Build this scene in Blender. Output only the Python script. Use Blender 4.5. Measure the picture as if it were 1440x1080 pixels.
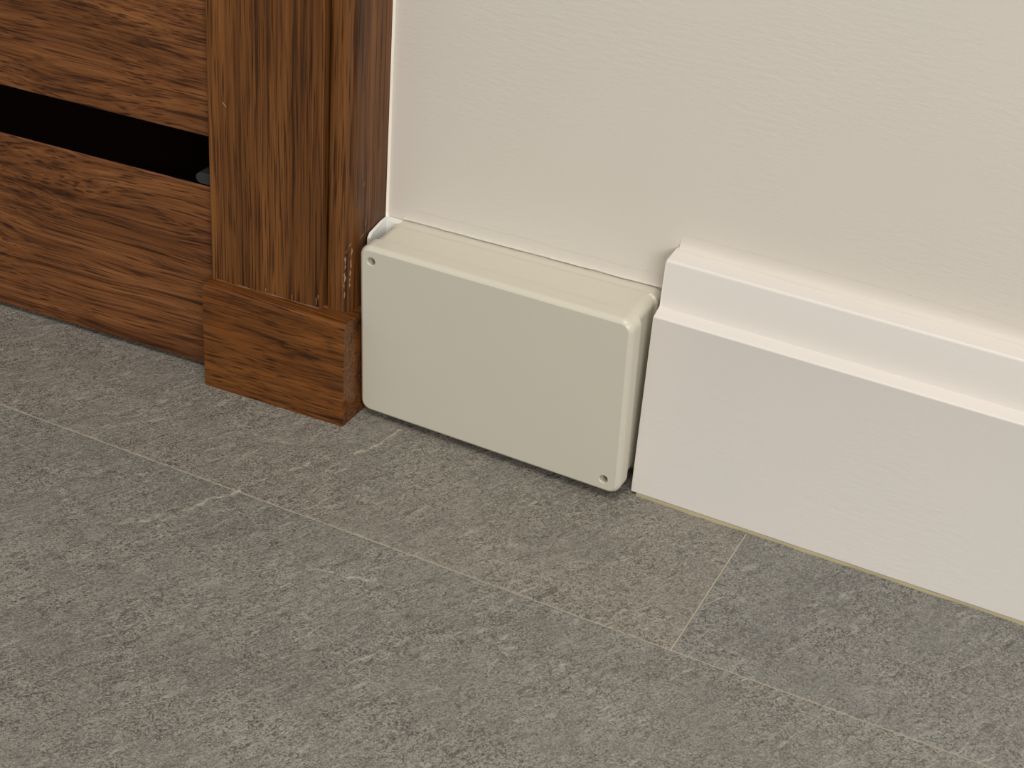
import bpy, bmesh, math, random
from mathutils import Vector, Matrix, noise

for o in list(bpy.data.objects): bpy.data.objects.remove(o, do_unlink=True)
S = bpy.context.scene
COL = S.collection

# ------------------------------------------------------------------ camera
cam_d = bpy.data.cameras.new('camera'); cam = bpy.data.objects.new('camera', cam_d); COL.objects.link(cam)
cam.location = (0.47705, -0.87514, 0.62025)
cam.rotation_euler = (1.01973, -0.07007, 0.45855)
cam_d.sensor_width = 36.0; cam_d.sensor_fit = 'HORIZONTAL'
cam_d.lens = 36.0 * 2360.5 / 1440.0
cam_d.clip_start = 0.02; cam_d.clip_end = 60
S.camera = cam

# ------------------------------------------------------------------ world, lamps, exposure
w = bpy.data.worlds.new('world'); S.world = w; w.use_nodes = True
bg = w.node_tree.nodes['Background']
bg.inputs[0].default_value = (1.0, 0.97, 0.93, 1); bg.inputs[1].default_value = 0.34

def area_light(name, loc, target, size, power, col):
    d = bpy.data.lights.new(name, 'AREA'); d.shape = 'RECTANGLE'
    d.size, d.size_y = size; d.energy = power; d.color = col
    o = bpy.data.objects.new(name, d); COL.objects.link(o)
    o.location = loc
    o.rotation_euler = (Vector(target) - Vector(loc)).to_track_quat('-Z', 'Y').to_euler()
    return o
area_light('ceiling_lamp_offscreen', (0.55, -1.15, 2.5), (0.5, -0.9, 0), (1.2, 1.2), 34, (1.0, 0.95, 0.885))
area_light('window_right_offscreen', (2.5, -3.2, 1.5), (0.2, 0, 0.1), (2.0, 1.6), 80, (1.0, 0.985, 0.965))

S.view_settings.view_transform = 'Standard'
S.view_settings.look = 'None'
S.view_settings.exposure = 0.0
S.view_settings.gamma = 1.0
S.view_settings.use_curve_mapping = False

# ------------------------------------------------------------------ helpers
def link(name, bm, mat, parent=None, smooth=False, loc=None):
    """bm in world coordinates; loc = world origin of the object"""
    loc = Vector(loc) if loc is not None else Vector((0, 0, 0))
    bmesh.ops.recalc_face_normals(bm, faces=bm.faces)
    for v in bm.verts: v.co -= loc
    me = bpy.data.meshes.new(name); bm.to_mesh(me); bm.free()
    if smooth:
        for p in me.polygons: p.use_smooth = True
        me.set_sharp_from_angle(angle=math.radians(smooth))
    me.materials.append(mat)
    o = bpy.data.objects.new(name, me); COL.objects.link(o)
    o.location = loc
    if smooth:
        wn = o.modifiers.new('weighted_normals', 'WEIGHTED_NORMAL'); wn.keep_sharp = True; wn.weight = 100
    if parent:
        o.parent = parent
        o.matrix_parent_inverse = Matrix.Translation(-parent.location)
    return o

def empty(name, loc):
    o = bpy.data.objects.new(name, None); COL.objects.link(o); o.location = loc
    o.empty_display_size = 0.05
    return o

def tag(o, label=None, cat=None, kind=None, group=None):
    if label: o['label'] = label
    if cat: o['category'] = cat
    if kind: o['kind'] = kind
    if group: o['group'] = group
    return o

def box(x0, x1, y0, y1, z0, z1, bevel=0.0, seg=2):
    bm = bmesh.new()
    bmesh.ops.create_cube(bm, size=1)
    for v in bm.verts:
        v.co = Vector(((x0+x1)/2+v.co.x*(x1-x0), (y0+y1)/2+v.co.y*(y1-y0), (z0+z1)/2+v.co.z*(z1-z0)))
    if bevel: bmesh.ops.bevel(bm, geom=list(bm.edges), offset=bevel, segments=seg, profile=0.5, affect='EDGES')
    return bm

def prism(loop2d, place, t0, t1):
    """closed 2-D loop swept from t0 to t1; place(a, b, t) -> world"""
    bm = bmesh.new(); n = len(loop2d)
    A = [bm.verts.new(place(a, b, t0)) for a, b in loop2d]
    B = [bm.verts.new(place(a, b, t1)) for a, b in loop2d]
    for i in range(n): bm.faces.new((A[i], A[(i+1) % n], B[(i+1) % n], B[i]))
    bm.faces.new(A); bm.faces.new(B[::-1])
    return bm

def arc(cx, cy, r, a0, a1, n):
    return [(cx+r*math.cos(math.radians(a0+(a1-a0)*i/n)), cy+r*math.sin(math.radians(a0+(a1-a0)*i/n))) for i in range(n+1)]

def rrect(x0, x1, z0, z1, r, n=7):
    return (arc(x1-r, z1-r, r, 0, 90, n) + arc(x0+r, z1-r, r, 90, 180, n) +
            arc(x0+r, z0+r, r, 180, 270, n) + arc(x1-r, z0+r, r, 270, 360, n))

def lin(r, g, b):
    f = lambda c: (c/255/12.92) if c <= 10 else ((c/255+0.055)/1.055)**2.4
    return (f(r), f(g), f(b), 1)

# ------------------------------------------------------------------ node helper
class NT:
    def __init__(s, name):
        s.m = bpy.data.materials.new(name); s.m.use_nodes = True
        s.t = s.m.node_tree; s.t.nodes.clear()
        s.out = s.n('ShaderNodeOutputMaterial'); s.b = s.n('ShaderNodeBsdfPrincipled')
        s.l(s.b.outputs[0], s.out.inputs[0])
    def n(s, k, **kw):
        x = s.t.nodes.new(k)
        for a, v in kw.items(): setattr(x, a, v)
        return x
    def l(s, a, b): s.t.links.new(a, b)
    def setin(s, sock, v):
        if hasattr(v, 'is_linked') or isinstance(v, bpy.types.NodeSocket): s.l(v, sock)
        else: sock.default_value = v
    def pos(s): return s.n('ShaderNodeNewGeometry').outputs['Position']
    def obj(s): return s.n('ShaderNodeTexCoord').outputs['Object']
    def rnd(s): return s.n('ShaderNodeObjectInfo').outputs['Random']
    def mapping(s, v, scale=(1, 1, 1), rot=(0, 0, 0), loc=(0, 0, 0)):
        m = s.n('ShaderNodeMapping'); s.l(v, m.inputs[0])
        s.setin(m.inputs['Location'], loc); s.setin(m.inputs['Rotation'], rot); s.setin(m.inputs['Scale'], scale)
        return m.outputs[0]
    def noise(s, v, scale, detail=3, rough=0.5, dist=0.0):
        x = s.n('ShaderNodeTexNoise'); s.l(v, x.inputs['Vector'])
        x.inputs['Scale'].default_value = scale; x.inputs['Detail'].default_value = detail
        x.inputs['Roughness'].default_value = rough; x.inputs['Distortion'].default_value = dist
        return x.outputs[0]
    def ramp(s, f, stops):
        r = s.n('ShaderNodeValToRGB'); s.l(f, r.inputs[0]); e = r.color_ramp.elements
        while len(e) < len(stops): e.new(0.5)
        for i, (p, c) in enumerate(stops):
            e[i].position = p
            e[i].color = c if not isinstance(c, (int, float)) else (c, c, c, 1)
        return r.outputs[0]
    def math(s, op, a, b=0.0, clamp=False):
        m = s.n('ShaderNodeMath', operation=op, use_clamp=clamp)
        s.setin(m.inputs[0], a); s.setin(m.inputs[1], b); return m.outputs[0]
    def vmath(s, op, a, b=(0, 0, 0)):
        m = s.n('ShaderNodeVectorMath', operation=op)
        s.setin(m.inputs[0], a); s.setin(m.inputs[1], b)
        return m.outputs['Value'] if op in ('LENGTH', 'DOT_PRODUCT', 'DISTANCE') else m.outputs[0]
    def mix(s, f, a, b, mode='MIX'):
        m = s.n('ShaderNodeMix', data_type='RGBA', blend_type=mode)
        s.setin(m.inputs[0], f); s.setin(m.inputs[6], a); s.setin(m.inputs[7], b); return m.outputs[2]
    def bump(s, h, strength, dist, prev=None):
        b = s.n('ShaderNodeBump'); b.inputs['Strength'].default_value = strength; b.inputs['Distance'].default_value = dist
        s.l(h, b.inputs['Height'])
        if prev: s.l(prev, b.inputs['Normal'])
        return b.outputs[0]
    def fin(s, color, rough, normal=None, spec=0.5, coat=0.0):
        s.setin(s.b.inputs['Base Color'], color); s.setin(s.b.inputs['Roughness'], rough)
        s.b.inputs['Specular IOR Level'].default_value = spec
        if coat: s.b.inputs['Coat Weight'].default_value = coat; s.b.inputs['Coat Roughness'].default_value = 0.25
        if normal: s.l(normal, s.b.inputs['Normal'])
        return s.m

# ------------------------------------------------------------------ materials
def mat_wood(name, axis, dark, mid, light, gloss=0.42, seed=0.0, figure=1.0, warm=0.0):
    """stained oak; axis = direction of the grain ('X' or 'Z')"""
    t = NT(name); p = t.pos()
    p = t.vmath('ADD', p, (seed, seed*0.37, seed*0.71))
    warp = t.n('ShaderNodeTexNoise'); t.l(t.mapping(p, (2.2, 6, 9) if axis == 'X' else (9, 6, 2.2)), warp.inputs['Vector'])
    warp.inputs['Scale'].default_value = 1.6; warp.inputs['Detail'].default_value = 2
    wv = t.vmath('SUBTRACT', warp.outputs['Color'], (0.5, 0.5, 0.5))
    wv = t.vmath('MULTIPLY', wv, (0.0, 0.02*figure, 0.034*figure) if axis == 'X' else (0.012*figure, 0.012*figure, 0.0))
    q = t.vmath('ADD', p, wv)
    st = lambda k: (k, 1, 1) if axis == 'X' else (1, 1, k)
    broad = t.noise(t.mapping(q, st(0.06)), 46, 3, 0.55)
    band = t.noise(t.mapping(q, st(0.022)), 230, 3, 0.6)
    fine = t.noise(t.mapping(q, st(0.012)), 700, 2, 0.6)
    pore = t.noise(t.mapping(q, st(0.022)), 1000, 1, 0.5)
    f = t.math('ADD', t.math('MULTIPLY', broad, 0.34), t.math('ADD', t.math('MULTIPLY', band, 0.34), t.math('MULTIPLY', fine, 0.32)))
    col = t.ramp(f, [(0.34, dark), (0.50, mid), (0.66, light)])
    lines = t.ramp(band, [(0.30, 1.0), (0.42, 0.0)])
    col = t.mix(t.math('MULTIPLY', lines, 0.8), col, dark)
    pm = t.ramp(pore, [(0.34, 1.0), (0.45, 0.0)])
    col = t.mix(t.math('MULTIPLY', pm, 0.75), col, (dark[0]*0.55, dark[1]*0.52, dark[2]*0.5, 1))
    if warm:
        blot = t.ramp(t.noise(p, 34, 2, 0.5, 0.6), [(0.50, 0.0), (0.72, 1.0)])
        col = t.mix(t.math('MULTIPLY', blot, warm), col, lin(132, 76, 30))
    n = t.bump(pm, 0.2, -0.0002)
    n = t.bump(band, 0.10, 0.0004, n)
    r = t.math('ADD', t.math('MULTIPLY', fine, 0.16), gloss-0.08)
    return t.fin(col, r, n, 0.28)

def mat_paint(name, col, rough, bump_s, brush=True):
    t = NT(name); p = t.pos()
    m = t.mapping(p, (0.22, 1, 1), (0, math.radians(6), 0))
    s1 = t.noise(m, 420, 3, 0.55); s2 = t.noise(p, 900, 2, 0.5); s3 = t.noise(p, 7, 2, 0.5)
    patch = t.ramp(t.noise(p, 9, 2, 0.5), [(0.40, 0.15), (0.62, 1.0)])
    h = t.math('ADD', t.math('MULTIPLY', t.math('MULTIPLY', s1, patch), 1.0), t.math('MULTIPLY', s2, 0.25))
    n = t.bump(h, bump_s, 0.0006)
    c = t.mix(t.ramp(s3, [(0.35, 0.0), (0.65, 1.0)]), col, (col[0]*0.975, col[1]*0.985, col[2]*0.975, 1))
    return t.fin(c, rough, n, 0.4)

def seg_dist(t, p, a, b):
    """distance from p to the segment a-b (nodes)"""
    a = Vector(a); b = Vector(b); d = b-a; L2 = d.length_squared
    pa = t.vmath('SUBTRACT', p, tuple(a))
    h = t.math('MULTIPLY', t.vmath('DOT_PRODUCT', pa, tuple(d)), 1/L2, True)
    sc = t.n('ShaderNodeVectorMath', operation='SCALE'); sc.inputs[0].default_value = tuple(d); t.l(h, sc.inputs['Scale'])
    return t.vmath('LENGTH', t.vmath('SUBTRACT', pa, sc.outputs[0])), h

def mat_stone():
    t = NT('grey_stone_tile'); p = t.pos(); rn = t.rnd()
    off = t.n('ShaderNodeCombineXYZ'); t.l(t.math('MULTIPLY', rn, 7.0), off.inputs[0]); t.l(t.math('MULTIPLY', rn, 3.0), off.inputs[1])
    q = t.vmath('ADD', p, off.outputs[0])
    cloud = t.noise(q, 11, 4, 0.6, 0.4)
    mott = t.noise(q, 70, 4, 0.62, 0.5)
    worm = t.noise(q, 270, 2, 0.5, 1.8)
    dirn = t.mapping(t.mapping(q, (1, 1, 1), (0, 0, math.radians(-65))), (0.30, 1.0, 1.0))
    streak = t.noise(dirn, 120, 3, 0.6, 0.8)
    grain = t.noise(q, 760, 2, 0.6)
    f = t.math('ADD', t.math('MULTIPLY', cloud, 0.40), t.math('ADD', t.math('MULTIPLY', mott, 0.30), t.math('MULTIPLY', streak, 0.30)))
    col = t.ramp(f, [(0.36, lin(111, 107, 101)), (0.50, lin(127, 123, 116)), (0.64, lin(144, 139, 131))])
    worm2 = t.noise(t.vmath('ADD', q, (3.1, 1.7, 0)), 360, 2, 0.55, 2.0)
    dens = t.ramp(t.noise(q, 24, 3, 0.6), [(0.36, 0.5), (0.60, 1.0)])
    wl = t.ramp(worm, [(0.46, 0.0), (0.50, 1.0), (0.54, 0.0)])
    col = t.mix(t.math('MULTIPLY', t.math('MULTIPLY', wl, dens), 0.55), col, lin(174, 168, 156))
    wl2 = t.ramp(worm2, [(0.51, 0.0), (0.62, 1.0)])
    col = t.mix(t.math('MULTIPLY', t.math('MULTIPLY', wl2, dens), 0.42), col, lin(172, 166, 154))
    dk = t.ramp(worm2, [(0.38, 1.0), (0.49, 0.0)])
    col = t.mix(t.math('MULTIPLY', t.math('MULTIPLY', dk, dens), 0.75), col, lin(72, 68, 62))
    fl = t.ramp(grain, [(0.57, 0.0), (0.70, 1.0)])
    col = t.mix(t.math('MULTIPLY', fl, 0.45), col, lin(186, 180, 169))
    gd = t.ramp(grain, [(0.30, 1.0), (0.43, 0.0)])
    col = t.mix(t.math('MULTIPLY', gd, 0.45), col, lin(76, 72, 67))
    chip = t.ramp(t.noise(dirn, 210, 3, 0.6, 0.7), [(0.60, 0.0), (0.68, 1.0)])
    col = t.mix(t.math('MULTIPLY', t.math('MULTIPLY', chip, dens), 0.45), col, lin(186, 181, 171))
    pit = t.ramp(t.noise(dirn, 240, 3, 0.6, 0.9), [(0.32, 1.0), (0.41, 0.0)])
    col = t.mix(t.math('MULTIPLY', t.math('MULTIPLY', pit, dens), 0.55), col, lin(76, 73, 68))
    # thin pale veins and a few rust-brown clouds
    wz = t.n('ShaderNodeTexNoise'); t.l(p, wz.inputs['Vector']); wz.inputs['Scale'].default_value = 60; wz.inputs['Detail'].default_value = 4
    jp = t.vmath('ADD', p, t.vmath('MULTIPLY', t.vmath('SUBTRACT', wz.outputs['Color'], (.5, .5, .5)), (0.020, 0.020, 0)))
    brk = t.ramp(t.noise(p, 130, 2, 0.6), [(0.40, 0.1), (0.56, 1.0)])
    for a, b, wd, k in (((0.034, -0.036, 0), (0.021, -0.083, 0), 0.0011, 0.7), ((-0.019, -0.157, 0), (-0.036, -0.187, 0), 0.0011, 0.75),
                        ((-0.036, -0.187, 0), (-0.062, -0.225, 0), 0.0016, 0.45), ((0.060, -0.200, 0), (0.098, -0.190, 0), 0.0011, 0.55),
                        ((-0.142, -0.150, 0), (-0.106, -0.112, 0), 0.0012, 0.45), ((-0.020, -0.100, 0), (-0.075, -0.092, 0), 0.0014, 0.3)):
        d, h = seg_dist(t, jp, a, b)
        v = t.ramp(t.math('DIVIDE', d, wd*4), [(0.05, 1.0), (0.42, 0.0)])
        col = t.mix(t.math('MULTIPLY', t.math('MULTIPLY', v, brk), k), col, lin(194, 185, 168))
    # each tile's own cast: some browner, some bluer
    col = t.mix(1.0, col, t.n('ShaderNodeAttribute', attribute_type='OBJECT', attribute_name='tint').outputs['Color'], 'MULTIPLY')
    hgt = t.math('ADD', t.math('MULTIPLY', mott, 0.5), t.math('ADD', t.math('MULTIPLY', worm, 0.45), t.math('MULTIPLY', streak, 0.9)))
    n = t.bump(hgt, 0.75, 0.0020)
    n = t.bump(worm2, 0.5, 0.0009, n)
    n = t.bump(grain, 0.35, 0.0006, n)
    return t.fin(col, t.math('ADD', t.math('MULTIPLY', mott, 0.2), 0.42), n, 0.4)

def mat_plain(name, col, rough, bs=0.0, scale=500, spec=0.5, var=0.03, metal=0.0):
    t = NT(name); p = t.pos()
    c = t.mix(t.noise(p, 30, 3, 0.5), (col[0]*(1+var), col[1]*(1+var), col[2]*(1+var), 1), (col[0]*(1-var), col[1]*(1-var), col[2]*(1-var), 1))
    n = t.bump(t.noise(p, scale, 2, 0.5), bs, 0.0003) if bs else None
    t.b.inputs['Metallic'].default_value = metal
    return t.fin(c, rough, n, spec)

OAK_D, OAK_M, OAK_L = lin(58, 30, 12), lin(106, 62, 28), lin(142, 90, 46)
M_CASING = mat_wood('stained_oak_vertical', 'Z', lin(50, 27, 11), lin(104, 64, 30), lin(132, 85, 43), 0.45, 1.7, 0.5)
M_BAND = mat_wood('stained_oak_edge_moulding', 'Z', lin(50, 27, 11), lin(104, 64, 30), lin(132, 85, 43), 0.42, 5.3, 0.5)
M_DOOR = mat_wood('stained_oak_door_boards', 'X', lin(54, 29, 14), lin(110, 67, 36), lin(144, 94, 54), 0.45, 3.1, 1.3)
M_PLINTH = mat_wood('stained_oak_plinth', 'X', lin(50, 27, 11), lin(104, 62, 28), lin(132, 82, 38), 0.26, 8.2, 0.6, 0.35)
M_WALL = mat_paint('cream_wall_paint', lin(212, 205, 194), 0.62, 0.36)
M_BASE = mat_paint('white_satin_trim_paint', lin(224, 218, 211), 0.42, 0.24)
M_STONE = mat_stone()
M_GROUT = mat_plain('pale_grout', lin(176, 168, 150), 0.85, 0.4, 900, 0.2, 0.15)
M_BEAD = mat_plain('yellowed_sealant', lin(156, 146, 114), 0.6, 0.3, 700, 0.4, 0.12)
M_CAULK = mat_plain('white_caulk', lin(238, 231, 219), 0.55, 0.3, 600, 0.4, 0.02)
M_COVER = mat_plain('light_grey_beige_plastic', lin(206, 201, 184), 0.27, 0.05, 1500, 0.5, 0.012)
M_BODY = mat_plain('cream_plastic', lin(214, 207, 188), 0.35, 0.05, 1500, 0.5, 0.015)
M_LUG = mat_plain('white_plastic', lin(232, 232, 226), 0.4, 0.05, 1500, 0.5, 0.01)
M_SCREW = mat_plain('dull_steel', lin(128, 124, 116), 0.45, 0.1, 900, 0.5, 0.05, 1.0)
M_DARK = mat_plain('dark_stained_interior', lin(56, 33, 20), 0.7, 0.1, 400, 0.3, 0.1)
M_LATCH = mat_plain('dark_grey_metal', lin(46, 49, 49), 0.3, 0.1, 700, 0.5, 0.05, 0.0)
M_FILL = mat_plain('grey_brown_filler', lin(112, 88, 68), 0.8, 0.3, 900, 0.2, 0.2)
M_SCUFF = mat_plain('pale_scratch', lin(158, 126, 98), 0.7, 0.3, 900, 0.2, 0.15)

# ------------------------------------------------------------------ setting: wall, floor
wbm = box(-0.1118, 3.2, 0.0, 0.10, -0.02, 2.6)
for part in (box(-1.6, -1.002, 0.0, 0.10, -0.02, 2.6), box(-1.002, -0.1118, 0.0, 0.10, 2.06, 2.6)):   # doorway left open
    tmp = bpy.data.meshes.new('tmp'); part.to_mesh(tmp); part.free(); wbm.from_mesh(tmp)
wall = tag(link('wall_back', wbm, M_WALL),
           'smooth cream painted wall above the white baseboard', kind='structure')

J, XJ, GAP = 0.158, 0.2725, 0.0009
floor = tag(link('floor', box(-1.6, 3.2, -3.0, 0.0, -0.03, -0.0005), M_GROUT), 'grey stone tile floor with thin pale joints', kind='structure')
def tile(x0, x1, y0, y1, tint):
    bm = box(x0+GAP/2, x1-GAP/2, y0+GAP/2, y1-GAP/2, -0.012, 0.0, 0.0004, 1)
    o = link('tile', bm, M_STONE, floor, loc=((x0+x1)/2, (y0+y1)/2, 0))
    o['tint'] = tint
    return o
random.seed(4)
WARM, COOL = (0.975, 0.958, 0.935), (0.90, 0.935, 0.95)
x = XJ-2*0.6-0.6
tile(-0.9275, XJ, -J, -0.0005, WARM); tile(XJ, XJ+1.2, -J, -0.0005, COOL); tile(XJ+1.2, 3.19, -J, -0.0005, COOL); tile(-1.59, -0.9275, -J, -0.0005, WARM)
for r in range(5):
    y1 = -J-0.6*r; y0 = max(y1-0.6, -2.99)
    xs = [-1.59, -0.46 if r % 2 == 0 else -0.9275, 0.74 if r % 2 == 0 else XJ, 1.94 if r % 2 == 0 else XJ+1.2, 3.19]
    for a, b in zip(xs, xs[1:]):
        k = random.uniform(0.97, 1.02)
        tile(a, b, y0, y1, (0.945*k, 0.958*k, 0.96*k))

# ------------------------------------------------------------------ baseboard
XB, T1, ZL, T2, ZH = 0.1925, 0.0277, 0.1316, 0.0177, 0.1652
prof = ([(0.0, 0.0015), (-T1+0.0008, 0.0015), (-T1, 0.0024)] + [(-T1, ZL-0.0012)] + arc(-T1+0.0012, ZL-0.0012, 0.0012, 180, 100, 3) +
        [(-T2, ZL+0.0018), (-T2, ZH-0.0016)] + arc(-T2+0.0016, ZH-0.0016, 0.0016, 180, 95, 3) + [(-0.0002, ZH+0.0012), (-0.0002, 0.0015)])
prof = prof[1:]
bm = prism(prof, lambda a, b, t: (t, a, b), XB, 3.19)
end = [e for e in bm.edges if all(abs(v.co.x-XB) < 1e-6 for v in e.verts) and min(v.co.y for v in e.verts) < -0.004]
bmesh.ops.bevel(bm, geom=end, offset=0.0008, segments=2, profile=0.5, affect='EDGES')
base = tag(link('baseboard_right', bm, M_BASE, smooth=40), 'white stepped baseboard with a chamfered ledge, ending beside the box', kind='structure')

def bead(name, pts, mat, parent, label=None):
    """pts: list of rings (each a list of points), joined into a strip with closed section"""
    bm = bmesh.new(); prev = None
    for ring in pts:
        cur = [bm.verts.new(p) for p in ring]
        if prev:
            n = len(cur)
            for i in range(n): bm.faces.new((prev[i], prev[(i+1) % n], cur[(i+1) % n], cur[i]))
        else: bm.faces.new(cur)
        prev = cur
    bm.faces.new(prev[::-1])
    o = link(name, bm, mat, parent, smooth=60)
    if label: o['label'] = label
    return o

def cove(x, z0, wd, h, n=7):
    """section of a finger-smoothed fillet that runs out thin up the wall"""
    return [(x, -0.0001, z0)] + [(x, -0.0001-wd*(1-i/n)**2.6, z0+h*(i/n)**1.5) for i in range(n+1)]
def nz(x, s, k=0): return noise.noise(Vector((x*s, k*7.3, 1.7)))
rings = []
for i in range(221):
    x = XB+0.004+i*(0.9/220)
    wd = max(0.0002, 0.0006+0.0011*nz(x, 22, 1)+0.0005*nz(x, 120, 2)); h = 0.0017+0.0003*nz(x, 60, 3)
    rings.append([(x, -T1+0.0006, 0.0), (x, -T1-wd, 0.0), (x, -T1-wd*0.45, h*0.55), (x, -T1+0.0006, h)])
bead('sealant_bead', rings, M_BEAD, base, 'thin yellowed sealant line under the baseboard')
rings = []
for i in range(161):
    x = XB+0.002+i*(0.9/160)
    wd = 0.0040+0.0012*nz(x, 30, 4); h = 0.0095+0.0020*nz(x, 16, 5)
    rings.append(cove(x, ZH+0.0009, wd, h))
bead('caulk_fillet', rings, M_WALL, base, 'smooth white caulk along the baseboard top')

# ------------------------------------------------------------------ door casing (trim) with plinth block
TH, XP1 = 0.0447, -0.00384
def cas(x, y, z): return (x, y+TH*(x-XP1), z)
CA, XC0, XC1, ZP, P, XP0 = 0.0484, -0.1117, -0.0284, 0.0780, 0.0601, -0.1112
trim = tag(empty('trim_1', (-0.06, -0.03, 0)), 'dark stained oak door casing standing on a plinth block', kind='structure')
cp = [(XC0, -0.002), (XC0, -CA+0.0012)] + arc(XC0+0.0012, -CA+0.0012, 0.0012, 180, 270, 3) + arc(XC1-0.0010, -CA+0.0010, 0.0010, 270, 360, 3) + [(XC1, -CA+0.004), (XC1, -0.002)]
def back(y, x): return y
bm = prism(cp, lambda a, b, t: cas(a, b, t) if b < -0.0021 else (a, -0.0003, t), ZP, 2.1)
casing = link('casing_board', bm, M_CASING, trim, smooth=30, loc=(-0.07, -0.04, ZP))
# outer edge moulding: falls away from the front board, rounds over into the side
mp = [(XC1+0.0001, -0.002), (XC1+0.0001, -0.0398), (XC1+0.0016, -0.0400), (XC1+0.0024, -0.0440), (-0.0230, -0.0452), (-0.0172, -0.0452), (-0.0142, -0.0444)]
mp += arc(-0.0148, -0.0394, 0.0050, 80, 0, 6)[::1] if False else [(-0.0120, -0.0430), (-0.0104, -0.0410), (-0.0097, -0.0385)]
mp += [(-0.0090, -0.0200), (-0.0086, -0.002)]
bm = prism(mp, lambda a, b, t: cas(a, b, t) if b < -0.0021 else (a, -0.0003, t), ZP, 2.1)
mould = link('edge_moulding', bm, M_BAND, trim, smooth=50, loc=(-0.02, -0.04, ZP))
# caulk line between casing and wall
rings = []
for i in range(60):
    z = 0.132+i*0.012
    wd = 0.0009+0.0004*nz(z, 30, 8)
    rings.append([(-0.0085, -0.0001, z), (-0.0085, -0.0022, z), (-0.0085+wd, -0.0001, z)])
bead('caulk_line', rings, M_CAULK, trim, 'thin white paint line where the casing meets the wall')
# plinth block
bm = bmesh.new()
vs = {}
for i, x in enumerate((XP0, XP1)):
    for k, z in enumerate((0.0, ZP)):
        vs[i, 0, k] = bm.verts.new(cas(x, -P, z))
        vs[i, 1, k] = bm.verts.new((x, -0.0003, z) if i == 0 else (x, -0.0003, z))
q = lambda *a: bm.faces.new([vs[b] for b in a])
q((0,0,0),(1,0,0),(1,0,1),(0,0,1)); q((0,1,0),(1,1,0),(1,1,1),(0,1,1))
for i in (0, 1): q((i,0,0),(i,1,0),(i,1,1),(i,0,1))
for k in (0, 1): q((0,0,k),(1,0,k),(1,1,k),(0,1,k))
bm.edges.ensure_lookup_table()
tope = [e for e in bm.edges if all(v.co.z > ZP-1e-5 for v in e.verts) and all(v.co.y < -0.03 for v in e.verts)]
side = [e for e in bm.edges if e not in tope and all(v.co.y < -0.03 for v in e.verts) and abs(e.verts[0].co.z-e.verts[1].co.z) > 0.01]
bmesh.ops.bevel(bm, geom=tope, offset=0.0034, segments=4, profile=0.5, affect='EDGES')
side = [e for e in bm.edges if all(v.co.y < -0.055 for v in e.verts) and abs(e.verts[0].co.z-e.verts[1].co.z) > 0.05]
bmesh.ops.bevel(bm, geom=side, offset=0.0008, segments=2, profile=0.5, affect='EDGES')
plinth = link('plinth_block', bm, M_PLINTH, trim, smooth=40, loc=(-0.06, -0.03, 0))

# ------------------------------------------------------------------ door with horizontal boards and a dark slot
TD, DR = 0.0529, 0.0460
def dr(x, y, z): return (x, y+TD*(x-XP0), z)
Z0, ZS0, ZS1 = 0.0035, 0.1406, 0.1764
door = tag(empty('door_1', (-0.5, -0.05, 0)), 'dark stained oak door of wide horizontal boards with a black slot', kind='structure')
XD0, XD1 = -1.0, XC0-0.0006
def board(z0, z1, cut0, cut1):
    """profile in (depth, z); cut = the edge slopes away behind the front face"""
    B = 0.018
    p = [(-DR, z0+0.0006), (-DR, z1-0.0010), (-DR+0.0010, z1)]
    p += [(-DR+B, z1-0.016)] if cut1 else [(-DR+B, z1)]
    p += [(-DR+B, z0+0.010)] if cut0 else [(-DR+B, z0)]
    p += [(-DR+0.0006, z0)]
    bm = prism(p, lambda a, b, t: dr(t, a, b), XD0, XD1)
    return link('door_board', bm, M_DOOR, door, loc=dr(-0.5, -DR+0.009, (z0+z1)/2))
board(Z0, ZS0, False, True)
board(ZS1, 0.62, True, True)
board(0.62+ZS1-ZS0, 1.06, True, True)
board(1.06+ZS1-ZS0, 2.05, True, False)
# hollow behind the boards: open-fronted dark interior reaching back through the doorway
bm = bmesh.new(); YF = -DR+0.0181; YB = 0.32
fr = [bm.verts.new(dr(x, YF, z)) for x, z in ((XD0, 0.0), (XD1, 0.0), (XD1, 2.052), (XD0, 2.052))]
bk = [bm.verts.new((x, YB, z)) for x, z in ((XD0, 0.0), (XD1, 0.0), (XD1, 2.052), (XD0, 2.052))]
for i in range(4): bm.faces.new((fr[i], fr[(i+1) % 4], bk[(i+1) % 4], bk[i]))
bm.faces.new(bk)
lining = link('slot_lining', bm, M_DARK, door); lining['label'] = 'dark interior seen through the slot'
# rounded metal pin lying at the end of the slot
lat = arc(-0.1238, 0.1452, 0.0040, 90, 270, 8) + [(XD1-0.0004, 0.1412), (XD1-0.0004, 0.1492)]
bm = prism(lat, lambda a, b, t: dr(a, t, b), -DR+0.001, -DR+0.0125)
bmesh.ops.bevel(bm, geom=[e for e in bm.edges], offset=0.0008, segments=2, profile=0.5, affect='EDGES')
latch = link('latch_pin', bm, M_LATCH, door, smooth=40); latch['label'] = 'dark grey metal pin at the end of the slot'

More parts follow.
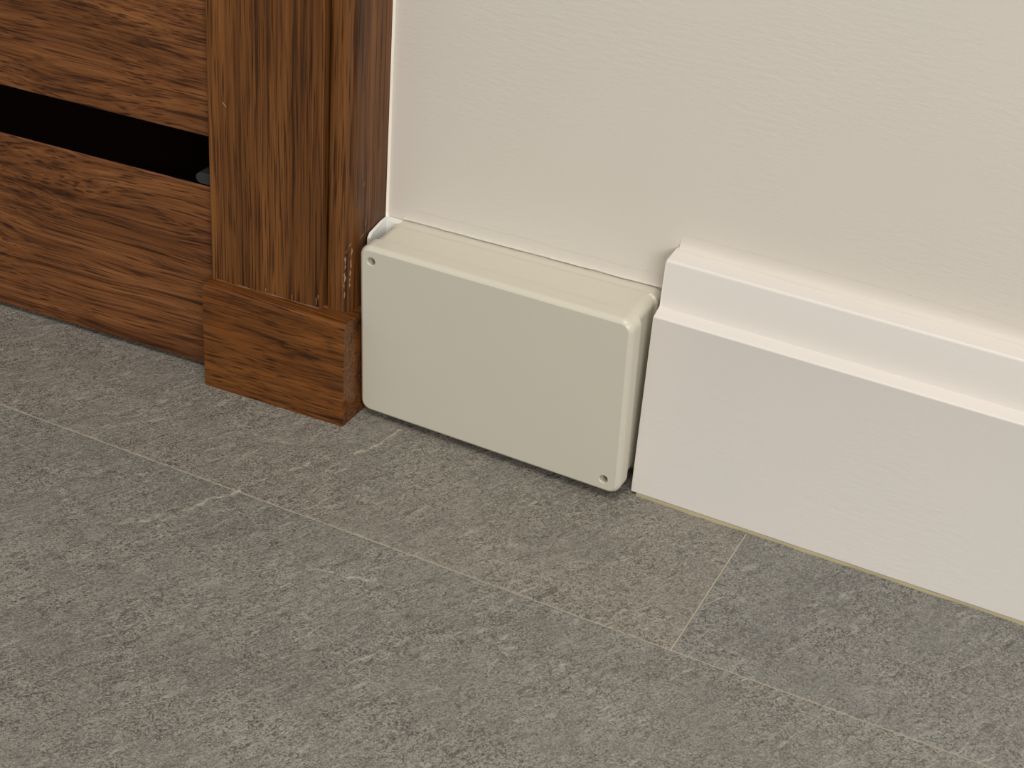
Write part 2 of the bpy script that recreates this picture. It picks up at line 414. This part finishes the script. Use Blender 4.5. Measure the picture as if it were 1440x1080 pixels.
# ------------------------------------------------------------------ pale scratches on the casing
def scratch(pts, wd, face):
    """thin raised flake of bared wood along pts; face(u, v) -> (point, normal)"""
    bm = bmesh.new(); prev = None
    for i, (u, v, k) in enumerate(pts):
        p, n, s = face(u, v)
        a = bm.verts.new(p-s*wd*k*0.5); b = bm.verts.new(p+s*wd*k*0.5); c = bm.verts.new(p+n*0.00022)
        cur = (a, c, b)
        if prev:
            for j in range(2): bm.faces.new((prev[j], prev[j+1], cur[j+1], cur[j]))
            bm.faces.new((prev[2], prev[0], cur[0], cur[2]))
        prev = cur
    return bm
def side_face(y, z):   # outer side of the moulding
    f = (y+0.0385)/0.0365
    x = -0.0097+0.0011*max(f, 0)
    return Vector(cas(x, y, z)), Vector((1, 0.03, 0)), Vector((0, 1, 0))
def front_face(x, z):
    return Vector(cas(x, -CA, z)), Vector((0, -1, 0)), Vector((1, 0, 0))
def corner_face(f, z):  # rounded corner, f 0..1
    a, b = Vector((-0.0142, -0.0444)), Vector((-0.0104, -0.0410))
    p = a.lerp(b, f); return Vector(cas(p.x+0.0002, p.y-0.0003, z)), Vector((0.6, -0.8, 0)), Vector((0.8, 0.6, 0))
random.seed(11)
def scr(face, u0, z0, u1, z1, n, wd, jit):
    pts = []
    for i in range(n+1):
        f = i/n; k = random.uniform(0.05, 1.3)*(0.15 if i in (0, n) else 1)
        pts.append((u0+(u1-u0)*f+random.uniform(-jit, jit), z0+(z1-z0)*f, k))
    return link('scratch', scratch(pts, wd, face), M_SCUFF, mould)
scr(corner_face, 0.15, 0.119, 0.10, 0.088, 16, 0.0010, 0.08)
scr(corner_face, 0.95, 0.125, 0.75, 0.094, 16, 0.0007, 0.06)
scr(corner_face, 0.15, 0.121, 0.9, 0.129, 8, 0.0006, 0.05)
scr(side_face, -0.033, 0.128, -0.029, 0.130, 5, 0.0008, 0.0003)
scr(side_face, -0.027, 0.134, -0.0262, 0.139, 5, 0.0006, 0.0002)
scr(side_face, -0.030, 0.164, -0.0297, 0.167, 4, 0.0006, 0.0001)
for (x0, z0, x1, z1, wd) in ((-0.1005, 0.2065, -0.0975, 0.2035, 0.0005),):
    pts = [(x0+(x1-x0)*i/5, z0+(z1-z0)*i/5, 0.2 if i in (0, 5) else 1) for i in range(6)]
    link('scratch', scratch(pts, wd, lambda u, v: (Vector(cas(u, -CA, v)), Vector((0, -1, 0)), Vector((0.7, 0, 0.7)))), M_SCUFF, casing)

for x0, z0, dz in ((-0.0320, 0.0795, 0.006), (-0.0305, 0.084, 0.004), (-0.0500, 0.0790, 0.004), (-0.0700, 0.0790, 0.003)):
    pts = [(x0+random.uniform(-0.0003, 0.0003), z0+dz*i/4, 0.2 if i in (0, 4) else random.uniform(0.4, 1.2)) for i in range(5)]
    link('scratch', scratch(pts, 0.0006, front_face), M_SCUFF, casing)
rings = []
for i in range(80):
    x = -0.1080+i*(0.0940/79)
    y0 = -CA if x < XC1 else -0.0440
    wd = max(0.00015, 0.0007+0.0010*nz(x, 90, 21)); h = max(0.0001, 0.0005+0.0006*nz(x, 140, 22))
    rings.append([cas(x, y0+0.0002, ZP+0.00005), cas(x, y0-wd, ZP+0.00005), cas(x, y0+0.0002, ZP+h)])
bead('filler_line', rings, M_FILL, trim, 'thin greyish filler where the casing meets the plinth block')

# ------------------------------------------------------------------ junction box
BW, BH, BD, ZB = 0.19, 0.128, 0.0393, 0.0042
YAW, PIT, ROL = -0.0223, -0.063, 0.0075
def bx(x, h, d=0.0):
    u, v = x/BW, h/BH
    x -= (1-u)*(0.0014+0.0016*(1-v)); h += 0.0026*u*v
    x2 = x*math.cos(ROL)-h*math.sin(ROL); h2 = x*math.sin(ROL)+h*math.cos(ROL)
    return Vector((x2, -BD+YAW*x2+PIT*h2+d, ZB+h2))
def bxw(x, h, y):
    p = bx(x, h); return Vector((p.x, y, p.z))
jb = tag(empty('junction_box', (BW/2, 0, ZB)), 'flat beige plastic junction box fixed low on the wall between oak casing and baseboard', 'junction box')
R0, E = 0.0080, 0.0046
HOLES = ((0.0092, BH-0.0102), (BW-0.0108, 0.0100))
bm = bmesh.new()
def ring(ins, d, r): return [bm.verts.new(bx(a, b, d)) for a, b in rrect(ins, BW-ins, ins, BH-ins, max(r, 0.001), 8)]
def bridge(A, B):
    n = len(A)
    for i in range(n): bm.faces.new((A[i], A[(i+1) % n], B[(i+1) % n], B[i]))
SEG = 6
loops = []
for i in range(SEG+1):
    a = math.radians(24+66*i/SEG)
    loops.append(ring(E*(1-math.sin(a)), E*(math.cos(math.radians(24))-math.cos(a)), R0-E*(1-math.sin(a))))
loops.append(ring(0.0000, 0.0135, R0)); loops.append(ring(0.0005, 0.0140, R0)); loops.append(ring(0.0030, 0.0140, R0-0.002))
for A, B in zip(loops, loops[1:]): bridge(A, B)
edges = [bm.edges.get((loops[0][i], loops[0][(i+1) % len(loops[0])])) for i in range(len(loops[0]))]
HR = 0.0028
for hx, hh in HOLES:
    prev = None
    for r, d in ((HR+0.0004, 0.0), (HR, 0.0004), (HR*0.97, 0.0064)):
        cur = [bm.verts.new(bx(hx+r*math.cos(2*math.pi*k/20), hh+r*math.sin(2*math.pi*k/20), d)) for k in range(20)]
        if prev: bridge(prev, cur)
        else: edges += [bm.edges.new((cur[k], cur[(k+1) % 20])) for k in range(20)]
        prev = cur
    bm.faces.new(prev)
bmesh.ops.triangle_fill(bm, edges=edges, use_beauty=True)
cover = link('cover', bm, M_COVER, jb, smooth=20, loc=bx(BW/2, BH/2))
for hx, hh in HOLES:
    bm = bmesh.new(); prev = None
    for r, d in ((HR*0.95, 0.0063), (HR*0.95, 0.0056), (HR*0.80, 0.0052)):
        cur = [bm.verts.new(bx(hx+r*math.cos(2*math.pi*k/16), hh+r*math.sin(2*math.pi*k/16), d)) for k in range(16)]
        if prev: bridge(prev, cur)
        prev = cur
    bm.faces.new(prev)
    link('screw', bm, M_SCREW, cover, smooth=35, loc=bx(hx, hh, 0.006))
# body: runs back from the cover to the wall, with a raised rim against it
bm = bmesh.new()
def bring(ins, r, d=None, y=None):
    return [bm.verts.new(bx(a, b, d) if y is None else bxw(a, b, y)) for a, b in rrect(ins, BW-ins, ins, BH-ins*0.35, r, 8)]
L = [bring(0.0035, 0.006, d=0.0130), bring(0.0026, 0.0065, d=0.0142), bring(0.0026, 0.0065, y=-0.0100), bring(0.0010, 0.0070, y=-0.0090), bring(0.0012, 0.0070, y=-0.0004)]
for A, B in zip(L, L[1:]): bridge(A, B)
bm.faces.new(L[-1][::-1])
link('body', bm, M_COVER, jb, smooth=40, loc=bxw(BW/2, BH/2, -0.015))
# white lug between box and casing
bm = bmesh.new()
lp = [(-0.0262, 0.1160), (-0.0262, 0.1262), (-0.0235, 0.1290), (-0.0090, 0.1318), (-0.0004, 0.1322), (-0.0004, 0.1160)]
bm = prism(lp, lambda a, b, t: (t, a, b), -0.0082, -0.0060)
bm2 = box(-0.0061, 0.0045, -0.0060, -0.0004, 0.1165, 0.1318, 0.0006)
bmm = bpy.data.meshes.new('tmp'); bm2.to_mesh(bmm); bm2.free(); bm.from_mesh(bmm)
lug = link('mounting_lug', bm, M_LUG, jb, loc=(-0.005, -0.012, 0.124)); lug['label'] = 'small white plastic lug'
# caulk smeared along the box top on the wall, broken by a fine crack
rings = []
for i in range(121):
    x = 0.004+i*(0.183/120)
    z = bx(x, BH).z
    k = 0.5+0.5*math.sin(min(max((x-0.004)/0.183, 0), 1)*math.pi)
    wd = max(0.0003, 0.0012+0.0006*nz(x, 70, 11)+0.0003*nz(x, 260, 14)); h = 0.0050+0.0020*nz(x, 35, 12)+0.003*k
    rings.append(cove(x, z+0.0007+0.0004*nz(x, 90, 13), wd, h))
bead('caulk_fillet', rings, M_WALL, jb, 'rough white caulk along the box top')
